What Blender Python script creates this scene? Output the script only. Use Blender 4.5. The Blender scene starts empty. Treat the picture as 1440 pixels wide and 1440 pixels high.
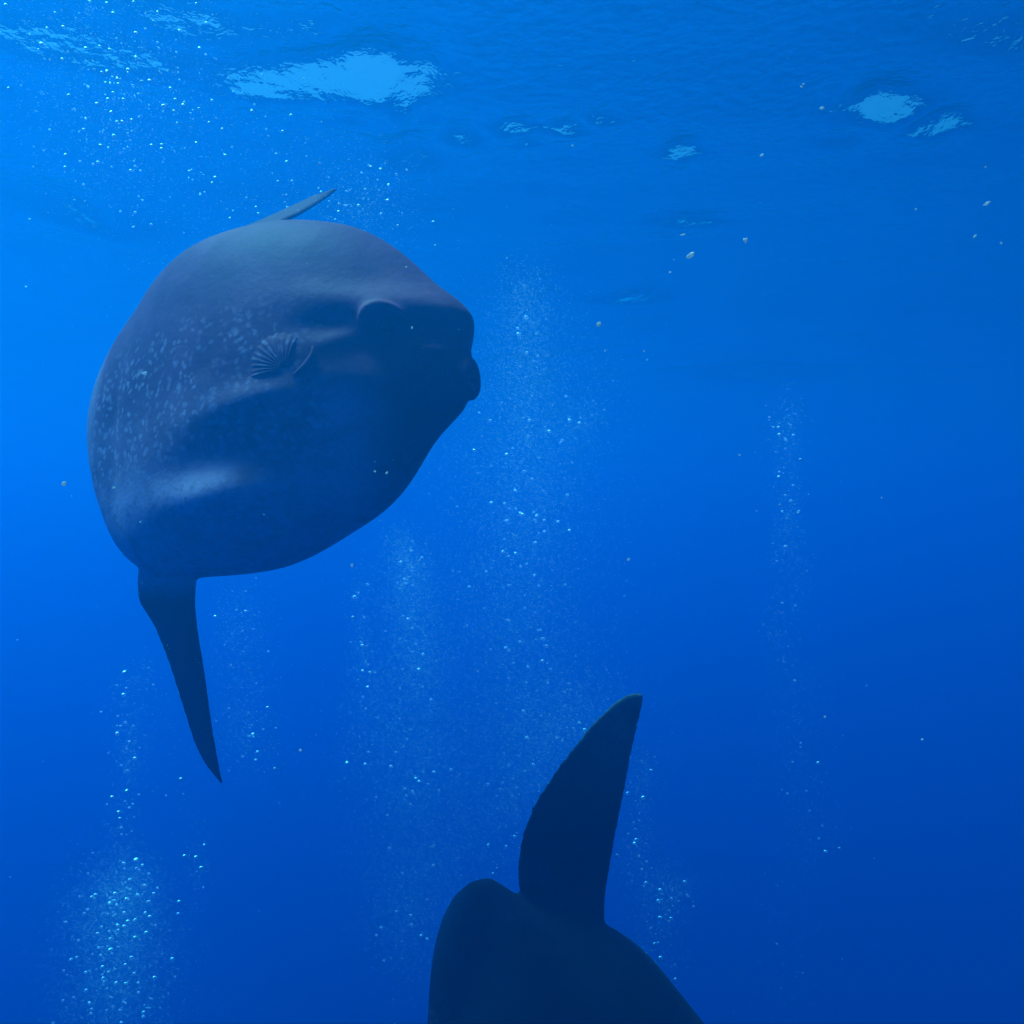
import bpy, math, random
import numpy as np
from mathutils import Matrix, Vector

random.seed(7)
rng = np.random.default_rng(11)
S = bpy.context.scene
COL = S.collection

# ---------------------------------------------------------------- camera, world, sun, exposure
CAM_Z = -2.6                     # the camera is 2.6 m under the sea surface (z = 0)
F = 1247.0                       # focal length in pixels of the 1440 px photograph
cd = bpy.data.cameras.new('camera')
cam = bpy.data.objects.new('camera', cd)
COL.objects.link(cam)
cd.sensor_fit = 'HORIZONTAL'
cd.angle = 2 * math.atan(720 / F)
cd.clip_start = 0.02
cd.clip_end = 2000
cam.location = (0, 0, CAM_Z)
cam.rotation_euler = (math.radians(90), 0, 0)
S.camera = cam

SUN_FROM = Vector((-0.39, 0.22, 0.89)).normalized()   # direction towards the (refracted) sun
w = bpy.data.worlds.new('World')
S.world = w
w.use_nodes = True
nt = w.node_tree
sky = nt.nodes.new('ShaderNodeTexSky')
sky.sky_type = 'NISHITA'
sky.sun_disc = False
sky.dust_density = 0.2
sky.ozone_density = 4.0
sky.sun_elevation = math.asin(SUN_FROM.z)
sky.sun_rotation = math.atan2(SUN_FROM.x, SUN_FROM.y)
nt.links.new(sky.outputs[0], nt.nodes['Background'].inputs[0])
nt.nodes['Background'].inputs[1].default_value = 0.055

sd = bpy.data.lights.new('sun', 'SUN')
sd.energy = 5.0
sd.angle = math.radians(24)      # the wavy surface spreads the sunbeams
sd.color = (1.0, 0.96, 0.90)
sun = bpy.data.objects.new('sun', sd)
COL.objects.link(sun)
sun.rotation_euler = SUN_FROM.to_track_quat('Z', 'Y').to_euler()

S.view_settings.view_transform = 'Standard'
S.view_settings.look = 'None'
S.view_settings.gamma = 1
S.view_settings.exposure = 1.22
S.cycles.use_denoising = True
S.cycles.max_bounces = 6
S.cycles.diffuse_bounces = 2
S.cycles.glossy_bounces = 3
S.cycles.volume_bounces = 2
S.cycles.transparent_max_bounces = 12
S.cycles.caustics_reflective = False
S.cycles.caustics_refractive = False
S.cycles.sample_clamp_indirect = 4


def at(px, py, Y):
    """point of the place seen at pixel (px, py), Y metres in front of the camera"""
    return np.array([(px - 720) / F * Y, Y, CAM_Z + (720 - py) / F * Y])


def tag(o, label=None, cat=None, group=None, kind=None):
    if label: o['label'] = label
    if cat: o['category'] = cat
    if group: o['group'] = group
    if kind: o['kind'] = kind
    return o


def link(name, me, parent=None):
    o = bpy.data.objects.new(name, me)
    COL.objects.link(o)
    if parent: o.parent = parent
    return o


def mesh(name, v, f, mat=None, smooth=True):
    me = bpy.data.meshes.new(name)
    me.from_pydata([tuple(map(float, p)) for p in v], [], [tuple(map(int, q)) for q in f])
    me.update()
    if smooth: me.shade_smooth()
    if mat: me.materials.append(mat)
    return me


# ---------------------------------------------------------------- materials
def new_mat(name):
    m = bpy.data.materials.new(name)
    m.use_nodes = True
    t = m.node_tree
    t.nodes.clear()
    return m, t, t.nodes.new('ShaderNodeOutputMaterial')


def water_volume_mat():
    m, t, out = new_mat('sea_water')
    # scattering and absorption per metre for red, green, blue
    ss = (0.0004, 0.0275, 0.0760)
    sa = (0.400, 0.0745, 0.0128)
    sc = t.nodes.new('ShaderNodeVolumeScatter')
    sc.inputs['Density'].default_value = max(ss)
    sc.inputs['Color'].default_value = tuple(c / max(ss) for c in ss) + (1,)
    sc.inputs['Anisotropy'].default_value = 0.60
    ab = t.nodes.new('ShaderNodeVolumeAbsorption')
    d = max(sa) * 1.0
    ab.inputs['Density'].default_value = d
    ab.inputs['Color'].default_value = tuple(1 - c / d for c in sa) + (1,)
    ad = t.nodes.new('ShaderNodeAddShader')
    t.links.new(sc.outputs[0], ad.inputs[0])
    t.links.new(ab.outputs[0], ad.inputs[1])
    t.links.new(ad.outputs[0], out.inputs['Volume'])
    return m


def interface_mat(name, ior, rough, bump=None):
    """air/water interface: what is not reflected passes straight through"""
    m, t, out = new_mat(name)
    fr = t.nodes.new('ShaderNodeFresnel')
    fr.inputs['IOR'].default_value = ior
    tr = t.nodes.new('ShaderNodeBsdfTransparent')
    gl = t.nodes.new('ShaderNodeBsdfGlossy')
    gl.inputs['Roughness'].default_value = rough
    mx = t.nodes.new('ShaderNodeMixShader')
    t.links.new(fr.outputs[0], mx.inputs[0])
    t.links.new(tr.outputs[0], mx.inputs[1])
    t.links.new(gl.outputs[0], mx.inputs[2])
    t.links.new(mx.outputs[0], out.inputs['Surface'])
    if bump:
        tc = t.nodes.new('ShaderNodeTexCoord')
        nz = t.nodes.new('ShaderNodeTexNoise')
        nz.inputs['Scale'].default_value = bump[0]
        nz.inputs['Detail'].default_value = 3
        bp = t.nodes.new('ShaderNodeBump')
        bp.inputs['Strength'].default_value = 1
        bp.inputs['Distance'].default_value = bump[1]
        t.links.new(tc.outputs['Object'], nz.inputs['Vector'])
        t.links.new(nz.outputs[0], bp.inputs['Height'])
        t.links.new(bp.outputs[0], fr.inputs['Normal'])
        t.links.new(bp.outputs[0], gl.inputs['Normal'])
    return m


def bubble_mat():
    m, t, out = new_mat('air_bubble')
    lw = t.nodes.new('ShaderNodeFresnel')           # seen from the water: total reflection towards the rim
    lw.inputs['IOR'].default_value = 0.75
    tr = t.nodes.new('ShaderNodeBsdfTransparent')
    gl = t.nodes.new('ShaderNodeBsdfGlossy')
    gl.inputs['Roughness'].default_value = 0.45
    gl.inputs['Color'].default_value = (0.95, 0.97, 0.97, 1)
    mx = t.nodes.new('ShaderNodeMixShader')
    t.links.new(lw.outputs[0], mx.inputs[0])
    t.links.new(tr.outputs[0], mx.inputs[1])
    t.links.new(gl.outputs[0], mx.inputs[2])
    t.links.new(mx.outputs[0], out.inputs['Surface'])
    return m


def plain_mat(name, col, rough=0.5, spec=0.4):
    m, t, out = new_mat(name)
    p = t.nodes.new('ShaderNodeBsdfPrincipled')
    p.inputs['Base Color'].default_value = (*col, 1)
    p.inputs['Roughness'].default_value = rough
    p.inputs['Specular IOR Level'].default_value = spec
    t.links.new(p.outputs[0], out.inputs[0])
    return m


def snow_mat():
    m, t, out = new_mat('marine_snow')
    d = t.nodes.new('ShaderNodeBsdfDiffuse'); d.inputs[0].default_value = (0.80, 0.75, 0.74, 1)
    l = t.nodes.new('ShaderNodeBsdfTranslucent'); l.inputs[0].default_value = (0.80, 0.75, 0.74, 1)
    tr = t.nodes.new('ShaderNodeBsdfTransparent')
    a = t.nodes.new('ShaderNodeMixShader'); a.inputs[0].default_value = 0.5
    b = t.nodes.new('ShaderNodeMixShader'); b.inputs[0].default_value = 0.25
    t.links.new(d.outputs[0], a.inputs[1]); t.links.new(l.outputs[0], a.inputs[2])
    t.links.new(a.outputs[0], b.inputs[1]); t.links.new(tr.outputs[0], b.inputs[2])
    t.links.new(b.outputs[0], out.inputs[0])
    return m


def skin_mat(name, dark, light, spot, pale_tip):
    """rough grey sunfish hide: pale mottles on the flank, blotches, fine grain"""
    m, t, out = new_mat(name)
    N, L = t.nodes, t.links
    tc = N.new('ShaderNodeTexCoord')
    sep = N.new('ShaderNodeSeparateXYZ')
    L.new(tc.outputs['Object'], sep.inputs[0])

    def noise(scale, detail=3, rough=0.55, dist=0.0):
        n = N.new('ShaderNodeTexNoise')
        n.inputs['Scale'].default_value = scale
        n.inputs['Detail'].default_value = detail
        n.inputs['Roughness'].default_value = rough
        n.inputs['Distortion'].default_value = dist
        L.new(tc.outputs['Object'], n.inputs['Vector'])
        return n.outputs[0]

    def ramp(src, a, b, ca=0.0, cb=1.0):
        r = N.new('ShaderNodeMapRange')
        r.interpolation_type = 'SMOOTHSTEP'
        for k, v in zip(('From Min', 'From Max', 'To Min', 'To Max'), (a, b, ca, cb)):
            r.inputs[k].default_value = v
        L.new(src, r.inputs['Value'])
        return r.outputs[0]

    def mul(a, b):
        q = N.new('ShaderNodeMath'); q.operation = 'MULTIPLY'
        L.new(a, q.inputs[0]); L.new(b, q.inputs[1])
        return q.outputs[0]

    def mix(fac, a, b):
        x = N.new('ShaderNodeMix'); x.data_type = 'RGBA'
        L.new(fac, x.inputs['Factor'])
        for s, v in ((x.inputs['A'], a), (x.inputs['B'], b)):
            if isinstance(v, tuple): s.default_value = (*v, 1)
            else: L.new(v, s)
        return x.outputs['Result']

    # pale spots (distorted cells) that fade in and out over the flank
    wob = N.new('ShaderNodeTexNoise')
    wob.inputs['Scale'].default_value = 14
    L.new(tc.outputs['Object'], wob.inputs['Vector'])
    wm = N.new('ShaderNodeMix'); wm.data_type = 'VECTOR'
    wm.inputs['Factor'].default_value = 0.06
    L.new(tc.outputs['Object'], wm.inputs['A']); L.new(wob.outputs['Color'], wm.inputs['B'])
    vo = N.new('ShaderNodeTexVoronoi')
    vo.inputs['Scale'].default_value = 34
    vo.inputs['Randomness'].default_value = 1.0
    L.new(wm.outputs['Result'], vo.inputs['Vector'])
    spots = ramp(vo.outputs['Distance'], 0.50, 0.16)
    zone = mul(ramp(sep.outputs['Z'], 0.30, 0.05), ramp(sep.outputs['X'], 0.42, 0.12))
    patch = ramp(noise(4.5, 3), 0.30, 0.55)
    cells = spots
    spots = mul(spots, mul(zone, patch))
    net = mul(mul(ramp(sep.outputs['Z'], -0.44, -0.24), ramp(sep.outputs['X'], 0.46, 0.25)), ramp(noise(3.5, 3), 0.30, 0.5, 0.4, 1.0))
    net = mul(net, ramp(cells, 0.0, 1.0, 0.75, 0.0))
    inv = N.new('ShaderNodeMath'); inv.operation = 'SUBTRACT'; inv.inputs[0].default_value = 1.0
    L.new(net, inv.inputs[1])
    blotch = ramp(noise(3.2, 4, 0.6, 0.4), 0.38, 0.66)
    belly = mul(ramp(sep.outputs['Z'], 0.02, -0.20), ramp(sep.outputs['X'], 0.62, 0.38))
    belly = mul(belly, ramp(noise(5.0, 4, 0.6, 0.6), 0.22, 0.55, 0.25, 1.0))
    belly = mul(belly, inv.outputs[0])
    c = mix(blotch, dark, light)
    c = mix(belly, c, tuple(1.45 * k for k in spot))
    c = mix(ramp(sep.outputs['X'], -0.72, -0.80, 0.0, 0.8), c, spot)  # sunlit rim of the rear edge, put into the colour as a paler band
    c = mix(spots, c, spot)
    # the tall fins are darker than the body; the second fish's fin pales in streaks towards its tip
    fin = N.new('ShaderNodeMath'); fin.operation = 'MAXIMUM'
    L.new(ramp(sep.outputs['Z'], 0.69, 0.80), fin.inputs[0]); L.new(ramp(sep.outputs['Z'], -0.64, -0.76), fin.inputs[1])
    c = mix(fin.outputs[0], c, tuple(0.8 * k for k in dark))
    if pale_tip:
        c = mix(mul(ramp(sep.outputs['Z'], 0.90, 1.36, 0.0, pale_tip), ramp(noise(7.0, 5, 0.65, 0.8), 0.30, 0.62, 0.3, 1.0)), c, spot)
    grain = ramp(noise(160, 2), 0.3, 0.7, 0.86, 1.10)
    hv = N.new('ShaderNodeVectorMath'); hv.operation = 'SCALE'
    L.new(c, hv.inputs[0]); L.new(grain, hv.inputs['Scale'])
    p = N.new('ShaderNodeBsdfPrincipled')
    p.inputs['Roughness'].default_value = 0.62
    p.inputs['Specular IOR Level'].default_value = 0.04
    L.new(hv.outputs[0], p.inputs['Base Color'])
    b1 = N.new('ShaderNodeBump')
    b1.inputs['Distance'].default_value = 0.0012
    L.new(noise(60, 4, 0.6), b1.inputs['Height'])
    b2 = N.new('ShaderNodeBump')
    b2.inputs['Distance'].default_value = 0.008
    L.new(noise(9, 3), b2.inputs['Height'])
    b2.inputs['Strength'].default_value = 0.6
    L.new(b1.outputs[0], b2.inputs['Normal'])
    L.new(b2.outputs[0], p.inputs['Normal'])
    L.new(p.outputs[0], out.inputs[0])
    return m


M_WATER = water_volume_mat()
M_SURF = interface_mat('sea_surface', 1.33, 0.05, (11.0, 0.022))
M_BUB = bubble_mat()
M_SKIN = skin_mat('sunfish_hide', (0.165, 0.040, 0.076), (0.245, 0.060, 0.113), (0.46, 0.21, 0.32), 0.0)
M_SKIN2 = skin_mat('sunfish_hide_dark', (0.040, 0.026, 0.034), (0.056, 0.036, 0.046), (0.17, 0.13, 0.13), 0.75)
M_FIN = plain_mat('fin_membrane', (0.15, 0.12, 0.13), 0.6, 0.2)
M_EYE = plain_mat('eye_dark', (0.02, 0.02, 0.025), 0.15, 0.5)
M_PUP = plain_mat('eye_pupil', (0.005, 0.005, 0.005), 0.08, 0.5)
M_MOUTH = plain_mat('mouth_lining', (0.035, 0.03, 0.03), 0.6, 0.2)
M_TOOTH = plain_mat('beak_tooth', (0.42, 0.40, 0.36), 0.4, 0.4)
M_SNOW = snow_mat()

# ---------------------------------------------------------------- the sea
def build_water():
    s, top, bot = 260.0, 0.45, -140.0
    v = [(-s, -s, bot), (s, -s, bot), (s, s, bot), (-s, s, bot), (-s, -s, top), (s, -s, top), (s, s, top), (-s, s, top)]
    f = [(0, 3, 2, 1), (4, 5, 6, 7), (0, 1, 5, 4), (1, 2, 6, 5), (2, 3, 7, 6), (3, 0, 4, 7)]
    o = link('water', mesh('water', v, f, M_WATER, smooth=False))
    tag(o, kind='structure')


def surf_xy(px, py):
    d = at(px, py, 1.0) - np.array([0, 0, CAM_Z])
    k = -CAM_Z / d[2]
    return d[0] * k, d[1] * k


# steep little wave backs, through which the bright sky shows: pixel, half width and half length in metres, steepness, turn
WAVELETS = [
    (475, 92, .50, .14, .64, .06), (345, 106, .30, .10, .58, -.15), (535, 100, .22, .14, .50, .35),
    (200, 70, .50, .16, .38, .0), (255, 18, .4, .16, .40, .1), (430, 22, .26, .09, .40, -.5), (60, 40, .4, .15, .30, .2),
    (1245, 158, .24, .12, .78, -.55), (1316, 181, .20, .08, 1.05, .02), (1205, 156, .14, .07, .6, .2),
    (798, 177, .15, .06, .75, .12), (843, 161, .13, .05, .70, .15), (722, 172, .15, .07, .62, .3), (738, 202, .13, .05, .55, .5),
    (957, 217, .14, .08, .75, 0), (965, 325, .40, .09, .60, .25), (888, 422, .45, .09, .56, 0), (1062, 532, 1.3, .35, .60, -.1),
    (500, 150, .22, .09, .40, -.3), (590, 155, .14, .07, .45, .0), (575, 125, .10, .20, .45, .4), (1185, 200, .18, .12, .40, .2),
    (1400, 50, .5, .14, .30, .35), (650, 190, .15, .1, .46, 0), (100, 300, .5, .4, .36, -.3), (580, 225, .2, .16, .36, 0),
]


def build_surface():
    def axis(lo, hi, step, far, n):
        a = np.arange(lo, hi + step / 2, step)
        g = np.linspace(0, 1, n + 1)[1:] ** 2.2
        return np.concatenate([(lo - g * (far + lo))[::-1], a, hi + g * (far - hi)])
    xs = axis(-7.0, 7.0, 0.05, 240, 26)
    ys = np.concatenate([axis(1.5, 18.5, 0.05, 240, 60)])
    ys = ys[(ys > -240)]
    X, Y = np.meshgrid(xs, ys)
    Z = np.zeros_like(X)
    r = np.random.default_rng(5)
    near = 1 / (1 + (np.hypot(X, Y - 6) / 26) ** 2)
    for k in range(26):
        lam = 0.55 * 1.16 ** k if k < 20 else 10 + 3 * k
        ang = r.normal(0.35, 0.7)
        q = 2 * math.pi / lam
        sl = 0.017 if lam < 3 else (0.011 if lam < 9 else 0.003)
        fade = near if lam < 12 else 1.0
        ph = r.uniform(0, 6.28)
        warp = 0.35 * np.sin(X * 0.7 + ph) + 0.3 * np.cos(Y * 0.6 - ph)
        Z += fade * sl / q * np.sin(q * (X * math.sin(ang) + Y * math.cos(ang)) + ph + warp)
    for i, (px, py, wx, wy, st, tr) in enumerate(WAVELETS):
        x0, y0 = surf_xy(px, py)
        c, s = math.cos(tr), math.sin(tr)
        a = (X - x0) * c + (Y - y0) * s
        b = -(X - x0) * s + (Y - y0) * c
        b = b + 0.22 * wy * np.sin(a / wx * 1.7 + i) + 0.16 * wy * np.sin(a / wx * 4.1 + 2 * i) + 0.07 * wy * np.sin(a / wx * 9 + 3 * i)
        Z += -st * wy * np.tanh(b / wy) * np.exp(-(a / wx) ** 2 - (b / (3.2 * wy)) ** 2)
    n, m = X.shape
    v = np.stack([X, Y, Z], -1).reshape(-1, 3)
    i = np.arange(n * m).reshape(n, m)
    f = np.stack([i[:-1, :-1], i[:-1, 1:], i[1:, 1:], i[1:, :-1]], -1).reshape(-1, 4)
    me = bpy.data.meshes.new('sea_surface')
    me.vertices.add(len(v)); me.vertices.foreach_set('co', v.ravel())
    me.loops.add(len(f) * 4); me.loops.foreach_set('vertex_index', f.ravel())
    me.polygons.add(len(f)); me.polygons.foreach_set('loop_start', np.arange(len(f)) * 4)
    me.update(calc_edges=True)
    me.validate()
    me.shade_smooth()
    me.materials.append(M_SURF)
    tag(link('sea_surface', me), kind='structure')


build_water()
build_surface()

# ---------------------------------------------------------------- sunfish
# FISH_BEGIN
def rot(yaw, pitch, roll):
    """columns are the fish's forward, left and up directions in the place"""
    a, b, c = map(math.radians, (yaw, pitch, roll))
    Rz = np.array([[math.cos(a), -math.sin(a), 0], [math.sin(a), math.cos(a), 0], [0, 0, 1]])
    Ry = np.array([[math.cos(b), 0, -math.sin(b)], [0, 1, 0], [math.sin(b), 0, math.cos(b)]])
    Rx = np.array([[1, 0, 0], [0, math.cos(c), math.sin(c)], [0, -math.sin(c), math.cos(c)]])
    return Rz @ Ry @ Rx


def half_thickness(x, z, s, th, T):
    """half thickness of the body: plump amidships, thinning to the clavus and to the brow and chin"""
    rear = np.clip(-np.cos(th), 0, 1)
    p = 2.3 - 0.9 * rear ** 1.5
    h = np.sqrt(np.clip(1 - s ** p, 0, 1))
    fore = 1 - 0.22 * np.clip((x - 0.05) / 0.75, 0, 1) ** 1.5 - 0.34 * np.clip(-(x + 0.05) / 0.75, 0, 1) ** 1.4
    return T * h * fore


def body_shell(prof, T, feats, nth=260, ns=70):
    """closed lens shaped body: sagittal outline `prof` (radius at equal angles), symmetric left and right"""
    th = np.linspace(0, 2 * np.pi, nth, endpoint=False)
    pr = np.asarray(prof, float)
    k = np.linspace(0, 2 * np.pi, len(pr) + 1)
    R = np.interp(th, k, np.append(pr, pr[0]))
    a = np.linspace(0, np.pi / 2, ns + 1)[1:]
    s = np.sin(a)
    verts = []
    sides = []
    for sg in (-1, 1):
        TH, SS = np.meshgrid(th, s)
        x = R[None] * SS * np.cos(TH)
        z = R[None] * SS * np.sin(TH)
        y = half_thickness(x, z, SS, TH, T)
        edge = np.clip((1 - SS) * 14, 0, 1)
        for (fx, fz, wx, wz, tr, amp) in feats:
            c, q = math.cos(tr), math.sin(tr)
            u = ((x - fx) * c + (z - fz) * q) / wx
            w = (-(x - fx) * q + (z - fz) * c) / wz
            y = y + amp * np.exp(-u * u - w * w) * edge
        y = np.where(SS >= 0.99999, 0, np.maximum(y, 0.002))
        sides.append(np.stack([x, sg * y, z], -1))
    c0 = half_thickness(np.zeros(1), np.zeros(1), np.zeros(1), np.zeros(1), T)[0]
    verts = [np.array([[0, -c0, 0]]), sides[0].reshape(-1, 3), np.array([[0, c0, 0]]), sides[1][:-1].reshape(-1, 3)]
    n0 = 1
    ring0 = np.arange(ns * nth).reshape(ns, nth) + 1
    c1 = 1 + ns * nth
    ring1 = np.vstack([np.arange((ns - 1) * nth).reshape(ns - 1, nth) + c1 + 1, ring0[-1:]])
    faces = []
    for r_, c_, fl in ((ring0, 0, False), (ring1, c1, True)):
        nx = np.roll(r_, -1, axis=1)
        tri = np.stack([np.full(nth, c_), r_[0], nx[0]], -1)
        qd = np.stack([r_[:-1], r_[1:], nx[1:], nx[:-1]], -1).reshape(-1, 4)
        if fl: tri, qd = tri[:, ::-1], qd[:, ::-1]
        faces += tri.tolist() + qd.tolist()
    return np.vstack(verts), faces
# FISH_END


P1 = [0.791, 0.789, 0.789, 0.797, 0.798, 0.784, 0.758, 0.735, 0.722, 0.715, 0.711, 0.709, 0.708, 0.707, 0.708, 0.708, 0.708, 0.706, 0.704, 0.704, 0.706, 0.709, 0.712, 0.716, 0.722, 0.73, 0.741, 0.753, 0.767, 0.782, 0.796, 0.808, 0.816, 0.819, 0.82, 0.821, 0.821, 0.824, 0.829, 0.837, 0.846, 0.854, 0.861, 0.865, 0.867, 0.865, 0.861, 0.855, 0.849, 0.844, 0.84, 0.836, 0.833, 0.832, 0.833, 0.832, 0.827, 0.818, 0.806, 0.788, 0.764, 0.737, 0.712, 0.693, 0.679, 0.667, 0.658, 0.651, 0.645, 0.639, 0.632, 0.626, 0.62, 0.616, 0.614, 0.614, 0.618, 0.624, 0.631, 0.637, 0.642, 0.646, 0.648, 0.651, 0.655, 0.664, 0.682, 0.713, 0.75, 0.78]
P1[0:5] = [0.778, 0.772, 0.768, 0.788, 0.802]
P1[89] = 0.768
P2 = [0.716, 0.721, 0.723, 0.725, 0.722, 0.711, 0.695, 0.678, 0.661, 0.644, 0.619, 0.598, 0.582, 0.571, 0.563, 0.558, 0.556, 0.557, 0.56, 0.567, 0.576, 0.588, 0.604, 0.621, 0.639, 0.656, 0.673, 0.69, 0.707, 0.726, 0.751, 0.786, 0.834, 0.887, 0.929, 0.946, 0.938, 0.908, 0.864, 0.815, 0.767, 0.724, 0.691, 0.671, 0.669, 0.689, 0.738, 0.761, 0.769, 0.771, 0.771, 0.769, 0.767, 0.765, 0.764, 0.761, 0.756, 0.747, 0.735, 0.719, 0.7, 0.679, 0.66, 0.643, 0.629, 0.618, 0.608, 0.601, 0.594, 0.588, 0.583, 0.577, 0.573, 0.57, 0.568, 0.569, 0.571, 0.575, 0.58, 0.585, 0.59, 0.594, 0.598, 0.603, 0.61, 0.62, 0.637, 0.659, 0.683, 0.704]


P2[31:34] = [0.762, 0.790, 0.848]


def resample(pts, n):
    pts = np.asarray(pts, float)
    d = np.r_[0, np.cumsum(np.linalg.norm(np.diff(pts, axis=0), axis=1))]
    t = np.linspace(0, d[-1], n)
    return np.stack([np.interp(t, d, pts[:, k]) for k in range(pts.shape[1])], -1)


def smooth_line(p, it=3):
    p = p.copy()
    for _ in range(it):
        p[1:-1] = 0.5 * p[1:-1] + 0.25 * (p[:-2] + p[2:])
    return p


def fin_shell(lead, trail, t_root, t_tip, n=60, m=26):
    """closed blade between a leading and a trailing edge (local points from root to tip)"""
    A, B = smooth_line(resample(lead, n)), smooth_line(resample(trail, n), 1)
    v = []
    for i in range(n):
        k = i / (n - 1)
        ch = B[i] - A[i]
        j0, j1 = max(0, i - 2), min(n - 1, i + 2)
        sp = 0.5 * (A[j1] + B[j1]) - 0.5 * (A[j0] + B[j0])
        if np.linalg.norm(ch) < 1e-4: ch = (B[i - 3] - A[i - 3]) * 0.02
        nrm = np.cross(ch, sp); nrm /= np.linalg.norm(nrm) + 1e-9
        th = t_root + (t_tip - t_root) * k ** 0.6
        th += 0.030 * max(0, 1 - k / 0.22) ** 2            # flare at the root
        for q in range(m):
            a = 2 * math.pi * q / m
            c = 0.5 - 0.5 * math.cos(a)
            sgn = 1 if math.sin(a) >= 0 else -1
            y = max(th * (1.0 - 0.55 * c), 0.009) * abs(math.sin(a)) ** 0.6
            v.append(A[i] + ch * c + nrm * y * sgn)
    f = []
    for i in range(n - 1):
        for q in range(m):
            q2 = (q + 1) % m
            f.append((i * m + q, (i + 1) * m + q, (i + 1) * m + q2, i * m + q2))
    v.append(np.mean(v[:m], axis=0)); v.append(np.mean(v[(n - 1) * m:n * m], axis=0))
    a, b = n * m, n * m + 1
    for q in range(m):
        f.append((a, q, (q + 1) % m)); f.append((b, (n - 1) * m + (q + 1) % m, (n - 1) * m + q))
    return np.array(v), f


def torus_shell(c, R, ry, rz, r, n=48, m=16):
    """lips: a ring round the mouth, facing forward"""
    v, f = [], []
    for i in range(n):
        a = 2 * math.pi * i / n
        for q in range(m):
            b = 2 * math.pi * q / m
            k = 1 + r / R * math.cos(b)
            v.append((c[0] + r * math.sin(b), c[1] + ry * R * k * math.cos(a), c[2] + rz * R * k * math.sin(a)))
    for i in range(n):
        for q in range(m):
            i2, q2 = (i + 1) % n, (q + 1) % m
            f.append((i * m + q, i2 * m + q, i2 * m + q2, i * m + q2))
    return np.array(v), f


def tube(pts, radii, m=10):
    pts = np.asarray(pts, float)
    v, f = [], []
    n = len(pts)
    for i in range(n):
        d = pts[min(i + 1, n - 1)] - pts[max(i - 1, 0)]
        d /= np.linalg.norm(d)
        u = np.cross(d, (0.31, 0.9, 0.2)); u /= np.linalg.norm(u)
        w_ = np.cross(d, u)
        for q in range(m):
            a = 2 * math.pi * q / m
            v.append(pts[i] + radii[i] * (u * math.cos(a) + w_ * math.sin(a)))
    for i in range(n - 1):
        for q in range(m):
            q2 = (q + 1) % m
            f.append((i * m + q, i * m + q2, (i + 1) * m + q2, (i + 1) * m + q))
    f.append(tuple(range(m))[::-1]); f.append(tuple(range((n - 1) * m, n * m)))
    return np.array(v), f


def fused(name, shells, voxel, smooth, mat):
    """union of closed shells as one continuous skin"""
    V, Fc, o = [], [], 0
    for v, f in shells:
        V.append(v); Fc += [tuple(i + o for i in q) for q in f]; o += len(v)
    ob = bpy.data.objects.new(name, mesh(name, np.vstack(V), Fc))
    COL.objects.link(ob)
    r = ob.modifiers.new('fuse', 'REMESH'); r.mode = 'VOXEL'; r.voxel_size = voxel; r.use_smooth_shade = True
    s = ob.modifiers.new('soft', 'SMOOTH'); s.factor = 0.5; s.iterations = smooth
    me = bpy.data.meshes.new_from_object(ob.evaluated_get(bpy.context.evaluated_depsgraph_get()))
    bpy.data.objects.remove(ob)
    me.name = name
    me.shade_smooth()
    me.materials.clear(); me.materials.append(mat)
    return me


def surf_y(prof, T, feats, x, z):
    """half thickness of the body over the sagittal point (x, z)"""
    th = math.atan2(z, x) % (2 * math.pi)
    R = np.interp(th, np.linspace(0, 2 * math.pi, len(prof) + 1), list(prof) + [prof[0]])
    s = min(math.hypot(x, z) / R, 1)
    y = float(half_thickness(np.array([x]), np.array([z]), np.array([s]), np.array([th]), T)[0])
    for (fx, fz, wx, wz, tr, amp) in feats:
        c, q = math.cos(tr), math.sin(tr)
        u = ((x - fx) * c + (z - fz) * q) / wx
        w_ = (-(x - fx) * q + (z - fz) * c) / wz
        y += amp * math.exp(-u * u - w_ * w_)
    return y


def pectoral(prof, T, feats, bx, bz, sg, a0, a1, ln, rays=11):
    """small fan of soft rays lying against the flank"""
    nr, nl = rays * 6 + 1, 16
    v = []
    for face in (0, 1):
        for i in range(nr):
            t = i / (nr - 1)
            a = math.radians(a0 + (a1 - a0) * t)
            L_ = ln * (0.72 + 0.28 * math.sin(math.pi * min(1, t * 1.15)) + 0.008 * math.cos(2 * math.pi * t * rays) + 0.06 * math.sin(7 * t + 1))
            rib = 0.5 + 0.5 * math.cos(2 * math.pi * t * rays)
            for j in range(nl):
                k = j / (nl - 1)
                x = bx + 1.1 * L_ * (0.10 + 0.90 * k) * math.cos(a)
                z = bz + L_ * (0.10 + 0.90 * k) * math.sin(a)
                y = surf_y(prof, T, feats, x, z) + 0.003 + 0.012 * k * (1 - k) + 0.0022 * rib * (1 - 0.5 * k ** 3) - 0.006 * k ** 4
                if face: y -= 0.004 + 0.016 * (1 - k)
                v.append((x, sg * y, z))
    f = []
    n1 = nr * nl
    for i in range(nr - 1):
        for j in range(nl - 1):
            q = (i * nl + j, (i + 1) * nl + j, (i + 1) * nl + j + 1, i * nl + j + 1)
            f.append(q); f.append(tuple(n1 + k for k in q[::-1]))
    rim = [i * nl for i in range(nr)][::-1] + list(range(nl)) + [i * nl + nl - 1 for i in range(nr)] + [(nr - 1) * nl + j for j in range(nl)][::-1]
    for a, b in zip(rim, rim[1:]):
        if a != b: f.append((a, b, n1 + b, n1 + a))
    return v, f


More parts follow.
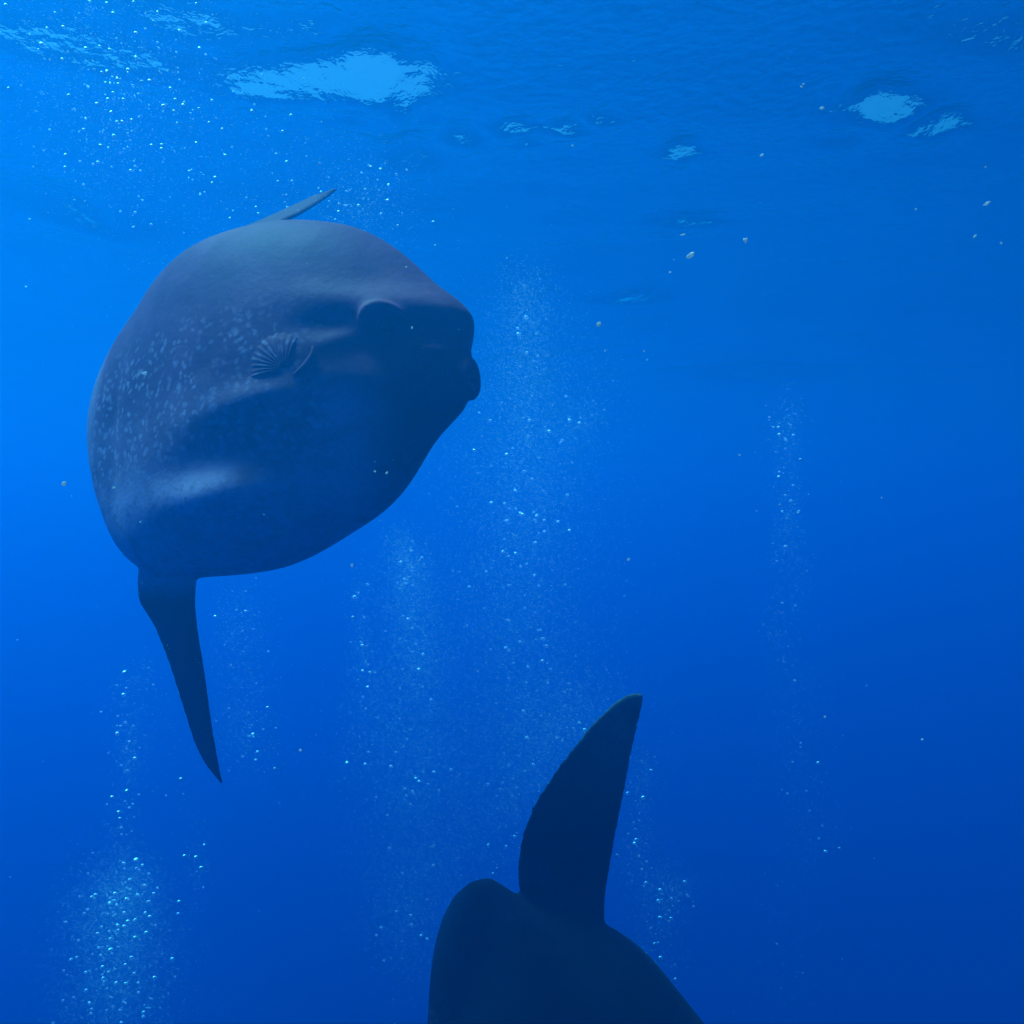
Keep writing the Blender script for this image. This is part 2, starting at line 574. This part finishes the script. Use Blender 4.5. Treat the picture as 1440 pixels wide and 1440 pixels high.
def ball(r, sx=1, sy=1, sz=1, n=20, m=12):
    v, f = [], []
    for i in range(m + 1):
        p = math.pi * i / m
        for j in range(n):
            a = 2 * math.pi * j / n
            v.append((r * sx * math.sin(p) * math.cos(a), r * sy * math.sin(p) * math.sin(a), r * sz * math.cos(p)))
    for i in range(m):
        for j in range(n):
            j2 = (j + 1) % n
            f.append((i * n + j, (i + 1) * n + j, (i + 1) * n + j2, i * n + j2))
    return v, f


def build_sunfish(label, center, angles, prof, T, feats, fins, skin, eye, mouth, pec, scale_voxel=0.0065):
    M = rot(*angles)
    ctr = at(*center)
    root = bpy.data.objects.new('sunfish', None)
    COL.objects.link(root)
    root.empty_display_size = 0.2
    m4 = Matrix.Identity(4)
    for r_ in range(3):
        for c_ in range(3): m4[r_][c_] = M[r_][c_]
        m4[r_][3] = ctr[r_]
    root.matrix_world = m4
    tag(root, label, 'sunfish', 'ocean sunfish swimming in the open sea')

    def loc(px, py, Y):
        return M.T @ (at(px, py, Y) - ctr)

    def sag(px, py):                                  # depth of the fish's mid plane behind a pixel
        y0, y1 = loc(px, py, 3.0)[1], loc(px, py, 4.0)[1]
        return 3.0 - y0 / (y1 - y0)
    shells = [body_shell(prof, T, feats)]
    for lead, trail, ytip, tr_, tt_ in fins:
        ed = []
        for e in (lead, trail):
            n = len(e)
            d0 = sag(*e[0])
            q = np.array(e, float)
            s = np.r_[0, np.cumsum(np.hypot(*np.diff(q, axis=0).T))]; s /= s[-1]
            pts = [loc(px, py, d0 + (ytip - d0) * t ** 1.15) for (px, py), t in zip(e, s)]
            p0 = pts[0]
            inner = p0 * np.array([1, 0, 1]) * (1 - 0.15 / np.linalg.norm(p0))
            ed.append([inner] + pts)
        shells.append(fin_shell(ed[0], ed[1], tr_, tt_))
    mx, mz = mouth
    shells.append(torus_shell((mx, 0, mz), 0.054, 0.95, 1.0, 0.024))
    sv, sf = ball(1.0, 0.085, 0.088, 0.092)
    shells.append((np.array(sv) + np.array([mx - 0.066, 0, mz + 0.004]), sf))
    ex, ez = eye
    for sg in (-1, 1):                                # swollen rim over the eye
        pts, rad = [], []
        for k in range(19):
            t = k / 18
            a = math.radians(205 - 200 * t)
            x, z = ex + 0.072 * math.cos(a), ez + 0.004 + 0.052 * math.sin(a)
            pts.append((x, sg * (surf_y(prof, T, feats, x, z) - 0.006), z)); rad.append(0.006 + 0.017 * math.sin(math.pi * t ** 0.8))
        shells.append(tube(pts, rad, 14))
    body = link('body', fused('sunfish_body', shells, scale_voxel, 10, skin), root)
    ex, ez = eye
    for sg in (-1, 1):
        y = surf_y(prof, T, feats, ex, ez) - 0.006
        e = link('eye', mesh('eye', *ball(0.027, 1, .75, 1), M_EYE), root)
        e.location = (ex, sg * y, ez)
        p = link('pupil', mesh('pupil', *ball(0.013, 1, .5, 1, 14, 8), M_PUP), e)
        p.location = (0.004, sg * 0.0155, -0.002)
        px_, pz_, a0, a1, ln = pec
        pf = link('pectoral_fin', mesh('pectoral_fin', *pectoral(prof, T, feats, px_, pz_, sg, a0, a1, ln), skin), root)
        # fleshy rim of the gill opening in front of the pectoral fin
        pts, rad = [], []
        for k in range(13):
            t = k / 12
            x = px_ + 0.088 - 0.060 * t ** 1.7 + 0.010 * math.sin(math.pi * t)
            z = pz_ + 0.070 - 0.100 * t
            pts.append((x, sg * (surf_y(prof, T, feats, x, z) + 0.004), z)); rad.append(0.003 + 0.009 * math.sin(math.pi * t))
        link('gill_rim', mesh('gill_rim', *tube(pts, rad), skin), root)
    md = link('mouth', mesh('mouth', *ball(0.052, .22, .95, 1), M_MOUTH), root)
    md.location = (mx - 0.004, 0, mz)
    for dz, nm in ((-0.026, -1), (0.026, 1)):
        pts = [(mx + 0.010 - 0.012 * abs(k) ** 2, 0.034 * k, mz + dz * (1 - 0.45 * k * k)) for k in np.linspace(-1, 1, 11)]
        tt = link('tooth_plate', mesh('tooth_plate', *tube(pts, [0.007 * (1 - 0.6 * abs(k)) for k in np.linspace(-1, 1, 11)]), M_TOOTH), md)
        tt.matrix_parent_inverse = Matrix.Translation(-md.location)
    return root


FEAT1 = [
    (0.53, 0.150, 0.060, 0.040, 0.0, 0.038),      # eye socket bulge
    (0.50, 0.215, 0.260, 0.060, -0.05, 0.022),    # brow ridge
    (0.60, 0.045, 0.170, 0.080, 0.0, -0.034),     # hollow of the face under the brow
    (0.685, 0.045, 0.075, 0.030, 0.1, 0.040),      # fold above the mouth
    (0.36, 0.120, 0.120, 0.040, 0.1, -0.018),     # gill hollow
    (0.40, 0.060, 0.090, 0.035, 0.3, 0.012),
    (0.15, -0.130, 0.200, 0.050, 0.18, 0.017),    # fold along the flank under the pectoral fin
    (0.10, -0.215, 0.260, 0.060, 0.10, -0.006),
    (-0.04, -0.470, 0.230, 0.095, 0.05, 0.042),   # bulge of the lower flank
    (0.00, -0.330, 0.260, 0.070, 0.05, -0.020),
    (-0.62, 0.05, 0.050, 0.500, 0.10, -0.020),    # groove before the clavus
]
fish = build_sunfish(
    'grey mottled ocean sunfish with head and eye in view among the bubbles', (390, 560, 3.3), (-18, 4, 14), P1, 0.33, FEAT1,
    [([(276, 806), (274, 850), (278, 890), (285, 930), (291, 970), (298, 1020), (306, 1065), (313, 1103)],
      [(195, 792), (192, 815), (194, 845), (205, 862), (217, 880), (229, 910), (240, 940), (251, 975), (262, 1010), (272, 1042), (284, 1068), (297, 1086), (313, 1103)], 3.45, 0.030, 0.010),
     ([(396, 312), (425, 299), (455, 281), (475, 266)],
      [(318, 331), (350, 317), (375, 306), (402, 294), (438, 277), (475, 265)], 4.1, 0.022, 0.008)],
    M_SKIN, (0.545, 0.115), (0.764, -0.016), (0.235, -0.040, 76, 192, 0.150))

FEAT2 = [
    (0.48, 0.14, 0.06, 0.04, 0.0, 0.035), (0.45, 0.20, 0.24, 0.06, -0.05, 0.02), (0.55, 0.04, 0.16, 0.08, 0.0, -0.03),
    (-0.62, 0.30, 0.06, 0.40, 0.1, -0.025), (-0.52, 0.05, 0.10, 0.4, 0.1, 0.012),
]
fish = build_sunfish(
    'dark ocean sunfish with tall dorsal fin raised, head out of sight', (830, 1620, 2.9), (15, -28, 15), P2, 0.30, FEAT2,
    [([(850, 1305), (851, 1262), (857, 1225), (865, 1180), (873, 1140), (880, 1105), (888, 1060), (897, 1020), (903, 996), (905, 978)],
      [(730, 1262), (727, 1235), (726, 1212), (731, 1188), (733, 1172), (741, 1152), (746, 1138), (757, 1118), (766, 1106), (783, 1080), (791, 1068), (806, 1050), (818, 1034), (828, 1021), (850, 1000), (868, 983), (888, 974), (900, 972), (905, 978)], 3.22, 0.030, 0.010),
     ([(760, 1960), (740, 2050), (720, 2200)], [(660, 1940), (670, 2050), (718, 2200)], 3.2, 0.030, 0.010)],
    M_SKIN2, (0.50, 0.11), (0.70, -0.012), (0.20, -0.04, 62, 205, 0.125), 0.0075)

# ---------------------------------------------------------------- bubbles
def ico(sub):
    t = (1 + 5 ** 0.5) / 2
    v = [(-1, t, 0), (1, t, 0), (-1, -t, 0), (1, -t, 0), (0, -1, t), (0, 1, t), (0, -1, -t), (0, 1, -t), (t, 0, -1), (t, 0, 1), (-t, 0, -1), (-t, 0, 1)]
    f = [(0, 11, 5), (0, 5, 1), (0, 1, 7), (0, 7, 10), (0, 10, 11), (1, 5, 9), (5, 11, 4), (11, 10, 2), (10, 7, 6), (7, 1, 8),
         (3, 9, 4), (3, 4, 2), (3, 2, 6), (3, 6, 8), (3, 8, 9), (4, 9, 5), (2, 4, 11), (6, 2, 10), (8, 6, 7), (9, 8, 1)]
    v = [np.array(p, float) / np.linalg.norm(p) for p in v]
    for _ in range(sub):
        mid, g = {}, []
        def m_(a, b):
            k = (min(a, b), max(a, b))
            if k not in mid:
                q = v[a] + v[b]; v.append(q / np.linalg.norm(q)); mid[k] = len(v) - 1
            return mid[k]
        for a, b, c in f:
            x, y, z = m_(a, b), m_(b, c), m_(c, a)
            g += [(a, x, z), (b, y, x), (c, z, y), (x, y, z)]
        f = g
    return np.array(v), np.array(f)


# plume: label, path of (px, py, spread px), depth range, bubbles, micro bubbles, largest diameter px
PLUMES = [
    ('bright air bubble in the wide cloud rising to the surface above the grey sunfish',
     [(40, 10, 60), (150, 60, 90), (260, 120, 70), (120, 170, 70), (210, 230, 60)], (3.2, 4.8), 620, 9000, 6.0),
    ('small air bubble in the thin trail above the grey sunfish\'s back',
     [(330, 60, 70), (270, 300, 90), (430, 220, 80), (520, 290, 40), (480, 300, 50), (540, 270, 25)], (3.6, 5.0), 360, 5000, 5.0),
    ('small air bubble in the tall column before the grey sunfish\'s mouth',
     [(740, 395, 22), (735, 470, 26), (742, 560, 28), (735, 640, 40), (742, 720, 36), (735, 800, 45), (725, 880, 40), (740, 960, 50)], (3.6, 5.2), 380, 14000, 5.0),
    ('air bubble in the swirl behind the raised dorsal fin of the dark sunfish',
     [(700, 1000, 40), (770, 1020, 50), (830, 995, 40), (790, 1060, 40), (720, 1100, 50), (700, 1180, 50)], (3.6, 4.8), 330, 9000, 5.0),
    ('air bubble in the column rising under the grey sunfish\'s belly',
     [(560, 760, 16), (578, 800, 16), (572, 860, 24), (595, 940, 22), (560, 1000, 40), (600, 1080, 30), (570, 1160, 40)], (3.5, 4.8), 270, 7000, 5.0),
    ('air bubble in the loose string left of the column under the belly',
     [(505, 800, 10), (505, 900, 8), (515, 960, 18), (520, 1030, 22), (500, 1080, 24)], (3.4, 4.4), 70, 1500, 5.5),
    ('air bubble in the lone thin string far from both sunfish',
     [(1110, 568, 14), (1098, 600, 16), (1112, 625, 12), (1105, 680, 18), (1114, 715, 11), (1102, 750, 12), (1112, 790, 18), (1122, 830, 26), (1082, 885, 10), (1125, 960, 24), (1115, 1020, 30), (1130, 1100, 28), (1150, 1150, 22), (1110, 1250, 26), (1110, 1380, 34), (1115, 1440, 40)], (3.4, 4.4), 190, 3200, 5.0),
    ('bright air bubble in the dense plume deep below the long anal fin',
     [(150, 1450, 55), (165, 1400, 48), (175, 1350, 44), (160, 1310, 44), (165, 1270, 38), (185, 1235, 22)], (2.8, 3.6), 560, 16000, 6.0),
    ('bright air bubble in the string beside the tip of the long anal fin',
     [(180, 1190, 12), (165, 1150, 14), (185, 1085, 12), (175, 1055, 14), (190, 1020, 22), (165, 975, 16), (215, 940, 12), (280, 1200, 12), (275, 1235, 12)], (2.8, 3.6), 100, 1600, 7.0),
    ('air bubble in the sparse patch before the leading edge of the long anal fin',
     [(340, 830, 26), (335, 890, 24), (345, 960, 30), (330, 1030, 28), (370, 1060, 30)], (3.2, 4.2), 130, 2600, 5.0),
    ('air bubble in the cluster before the dark sunfish\'s dorsal fin',
     [(905, 1060, 14), (900, 1150, 14), (890, 1230, 20), (935, 1240, 24), (925, 1290, 28), (960, 1240, 12), (900, 1330, 24), (940, 1370, 20)], (3.0, 3.8), 170, 3500, 6.5),
    ('air bubble drifting past the dark sunfish\'s rear edge',
     [(640, 1200, 40), (600, 1260, 40), (560, 1300, 30), (590, 1380, 30)], (3.2, 4.2), 80, 3000, 4.5),
    ('faint air bubble in the broad misty column of open water before the grey sunfish',
     [(735, 480, 60), (745, 620, 75), (730, 760, 85), (720, 900, 85), (740, 1040, 80), (720, 1150, 70)], (4.2, 6.2), 60, 22000, 2.5),
    ('faint air bubble in the misty column beneath the grey sunfish\'s belly',
     [(575, 800, 30), (585, 920, 40), (570, 1050, 55), (585, 1180, 55), (570, 1300, 45)], (4.2, 6.0), 40, 12000, 2.5),
    ('tiny air bubble beside the grey sunfish\'s chin',
     [(700, 600, 30), (680, 690, 40), (800, 600, 24), (830, 590, 16), (690, 780, 30), (650, 850, 40)], (3.4, 4.6), 130, 2200, 4.5),
    ('tiny lone air bubble adrift in open water',
     [(300, 200, 300), (300, 1200, 260), (900, 700, 300), (560, 560, 300), (1100, 1100, 260), (200, 500, 200)], (2.6, 5.0), 260, 0, 3.2),
]


def build_bubbles():
    allb = []
    for pi, (lab, path, (y0, y1), n, nm, dmax) in enumerate(PLUMES):
        path = np.array(path, float)
        for cnt, micro in ((n, False), (nm, True)):
            if not cnt: continue
            k = rng.uniform(0, len(path) - 1, cnt)
            i = np.minimum(k.astype(int), len(path) - 2); t = (k - i)[:, None]
            q = path[i] * (1 - t) + path[i + 1] * t
            sp = q[:, 2] * (1.25 if micro else 1.0)
            px = q[:, 0] + rng.normal(0, 0.8, cnt) * sp
            py = q[:, 1] + rng.normal(0, 0.8, cnt) * np.maximum(sp, 22)
            Y = rng.uniform(y0, y1, cnt)
            if micro: d = rng.uniform(0.35, 1.0, cnt)
            else: d = 1.0 + (dmax - 1.0) * rng.power(0.42, cnt) ** 2.2
            for a, b, c, e in zip(px, py, Y, d):
                allb.append((pi, a, b, c, e))
    # keep bubbles out of the two fish: those inside the outline go behind the body
    big = sorted([b for b in allb if b[4] > 1.0], key=lambda b: -b[4])
    vis = [b for b in big if -5 < b[1] < 1445 and -5 < b[2] < 1445]
    v2, f2 = ico(2)
    bm = mesh('bubble', v2, f2, M_BUB)
    single = vis[:300]
    ids = set(map(id, single))
    for pi, px, py, Y, d in single:
        p = at(px, py, Y)
        if p[2] > -0.12: p[2] = -0.12
        o = link('bubble', bm)
        r = d * Y / F / 2
        s = random.uniform(0.9, 1.15)
        o.location = p
        o.scale = (r * s, r * s, r * random.uniform(0.65, 0.9))
        o.rotation_euler = (random.uniform(-.4, .4), random.uniform(-.4, .4), 0)
        tag(o, PLUMES[pi][0], 'bubble', PLUMES[pi][0].replace('bright ', '').replace('small ', '').replace('tiny ', '').replace('air bubble', 'air bubbles', 1))
    rest = [b for b in allb if id(b) not in ids]
    v0, f0 = ico(0)
    vo = np.array([(1, 0, 0), (-1, 0, 0), (0, 1, 0), (0, -1, 0), (0, 0, 1), (0, 0, -1)], float)
    fo = np.array([(0, 2, 4), (2, 1, 4), (1, 3, 4), (3, 0, 4), (2, 0, 5), (1, 2, 5), (3, 1, 5), (0, 3, 5)])
    V, T_ , o = [], [], 0
    for pi, px, py, Y, d in rest:
        p = at(px, py, Y)
        if p[2] > -0.1: continue
        r = d * Y / F / 2
        tv, tf = (v0, f0) if d > 1.0 else (vo, fo)
        V.append(tv * (r * 1.15, r * 1.15, r * 0.8) + p); T_.append(tf + o); o += len(tv)
    V, T_ = np.vstack(V), np.vstack(T_)
    me = bpy.data.meshes.new('bubble_cloud')
    me.vertices.add(len(V)); me.vertices.foreach_set('co', V.ravel())
    me.loops.add(len(T_) * 3); me.loops.foreach_set('vertex_index', T_.ravel())
    me.polygons.add(len(T_)); me.polygons.foreach_set('loop_start', np.arange(len(T_)) * 3)
    me.update(calc_edges=True); me.shade_smooth(); me.materials.append(M_BUB)
    tag(link('bubble_cloud', me), 'countless fine air bubbles drifting up through the blue water', 'bubbles', kind='stuff')


build_bubbles()

# ---------------------------------------------------------------- drifting specks near the lens
SPECKS = [  # px, py, size px, length ratio, turn, depth
    (1048, 338, 9, 1.3, 70, 1.3), (971, 359, 11, 2.4, 35, 1.2), (842, 456, 8, 1.3, 60, 1.3), (1388, 286, 8, 3.0, 30, 1.3),
    (1071, 218, 6, 1.5, 20, 1.5), (1156, 152, 6, 1.6, 0, 1.5), (942, 383, 4, 2.0, 40, 1.5), (1371, 332, 5, 2.6, 45, 1.5),
    (1408, 342, 4, 1, 0, 1.5), (1386, 235, 3, 1, 0, 1.6), (1288, 294, 3.5, 1, 0, 1.6), (422, 1055, 5, 1.1, 0, 0.8),
    (203, 525, 7, 1.4, 20, 1.2), (884, 787, 5, 1.2, 60, 1.4), (851, 493, 3, 1, 0, 1.5), (90, 680, 8, 1.3, 45, 1.1),
    (906, 494, 3, 1.2, 0, 1.5), (1297, 1040, 4, 1, 0, 1.5), (495, 795, 5, 1.8, 80, 1.4), (544, 665, 4.5, 1.8, 50, 1.3),
    (527, 663, 4, 1.2, 0, 1.3), (579, 461, 4.5, 1.7, 70, 1.3), (160, 686, 5, 1.5, 20, 1.4), (1130, 118, 4, 1.4, 0, 1.5),
    (805, 205, 4, 1.5, 60, 1.5), (1127, 122, 4, 1.3, 0, 1.6),
    (1240, 700, 3, 1, 0, 1.6), (1040, 640, 3, 1, 0, 1.6), (1160, 1008, 4, 1, 0, 1.5), (960, 330, 5, 4.0, 15, 1.4),
]


def build_specks():
    v, f = ico(2)
    for i, (px, py, s, ratio, turn, Y) in enumerate(SPECKS):
        r = np.random.default_rng(100 + i)
        k = v * (1 + 0.35 * np.sin(v @ r.normal(0, 3, 3) + r.uniform(0, 6))[:, None] + r.normal(0, 0.10, (len(v), 1)))
        if i == 0 or i > 0:
            o = link('drifting_speck', mesh('drifting_speck', k, f, M_SNOW))
        rad = s * Y / F / 2 / math.sqrt(ratio) * 0.66
        o.location = at(px, py, Y)
        o.scale = (rad * ratio, rad * 0.7, rad)
        o.rotation_euler = (0, -math.radians(turn), 0)
        tag(o, 'tiny pale flake of drifting plankton suspended in the water', 'plankton', 'pale specks of plankton adrift')


build_specks()
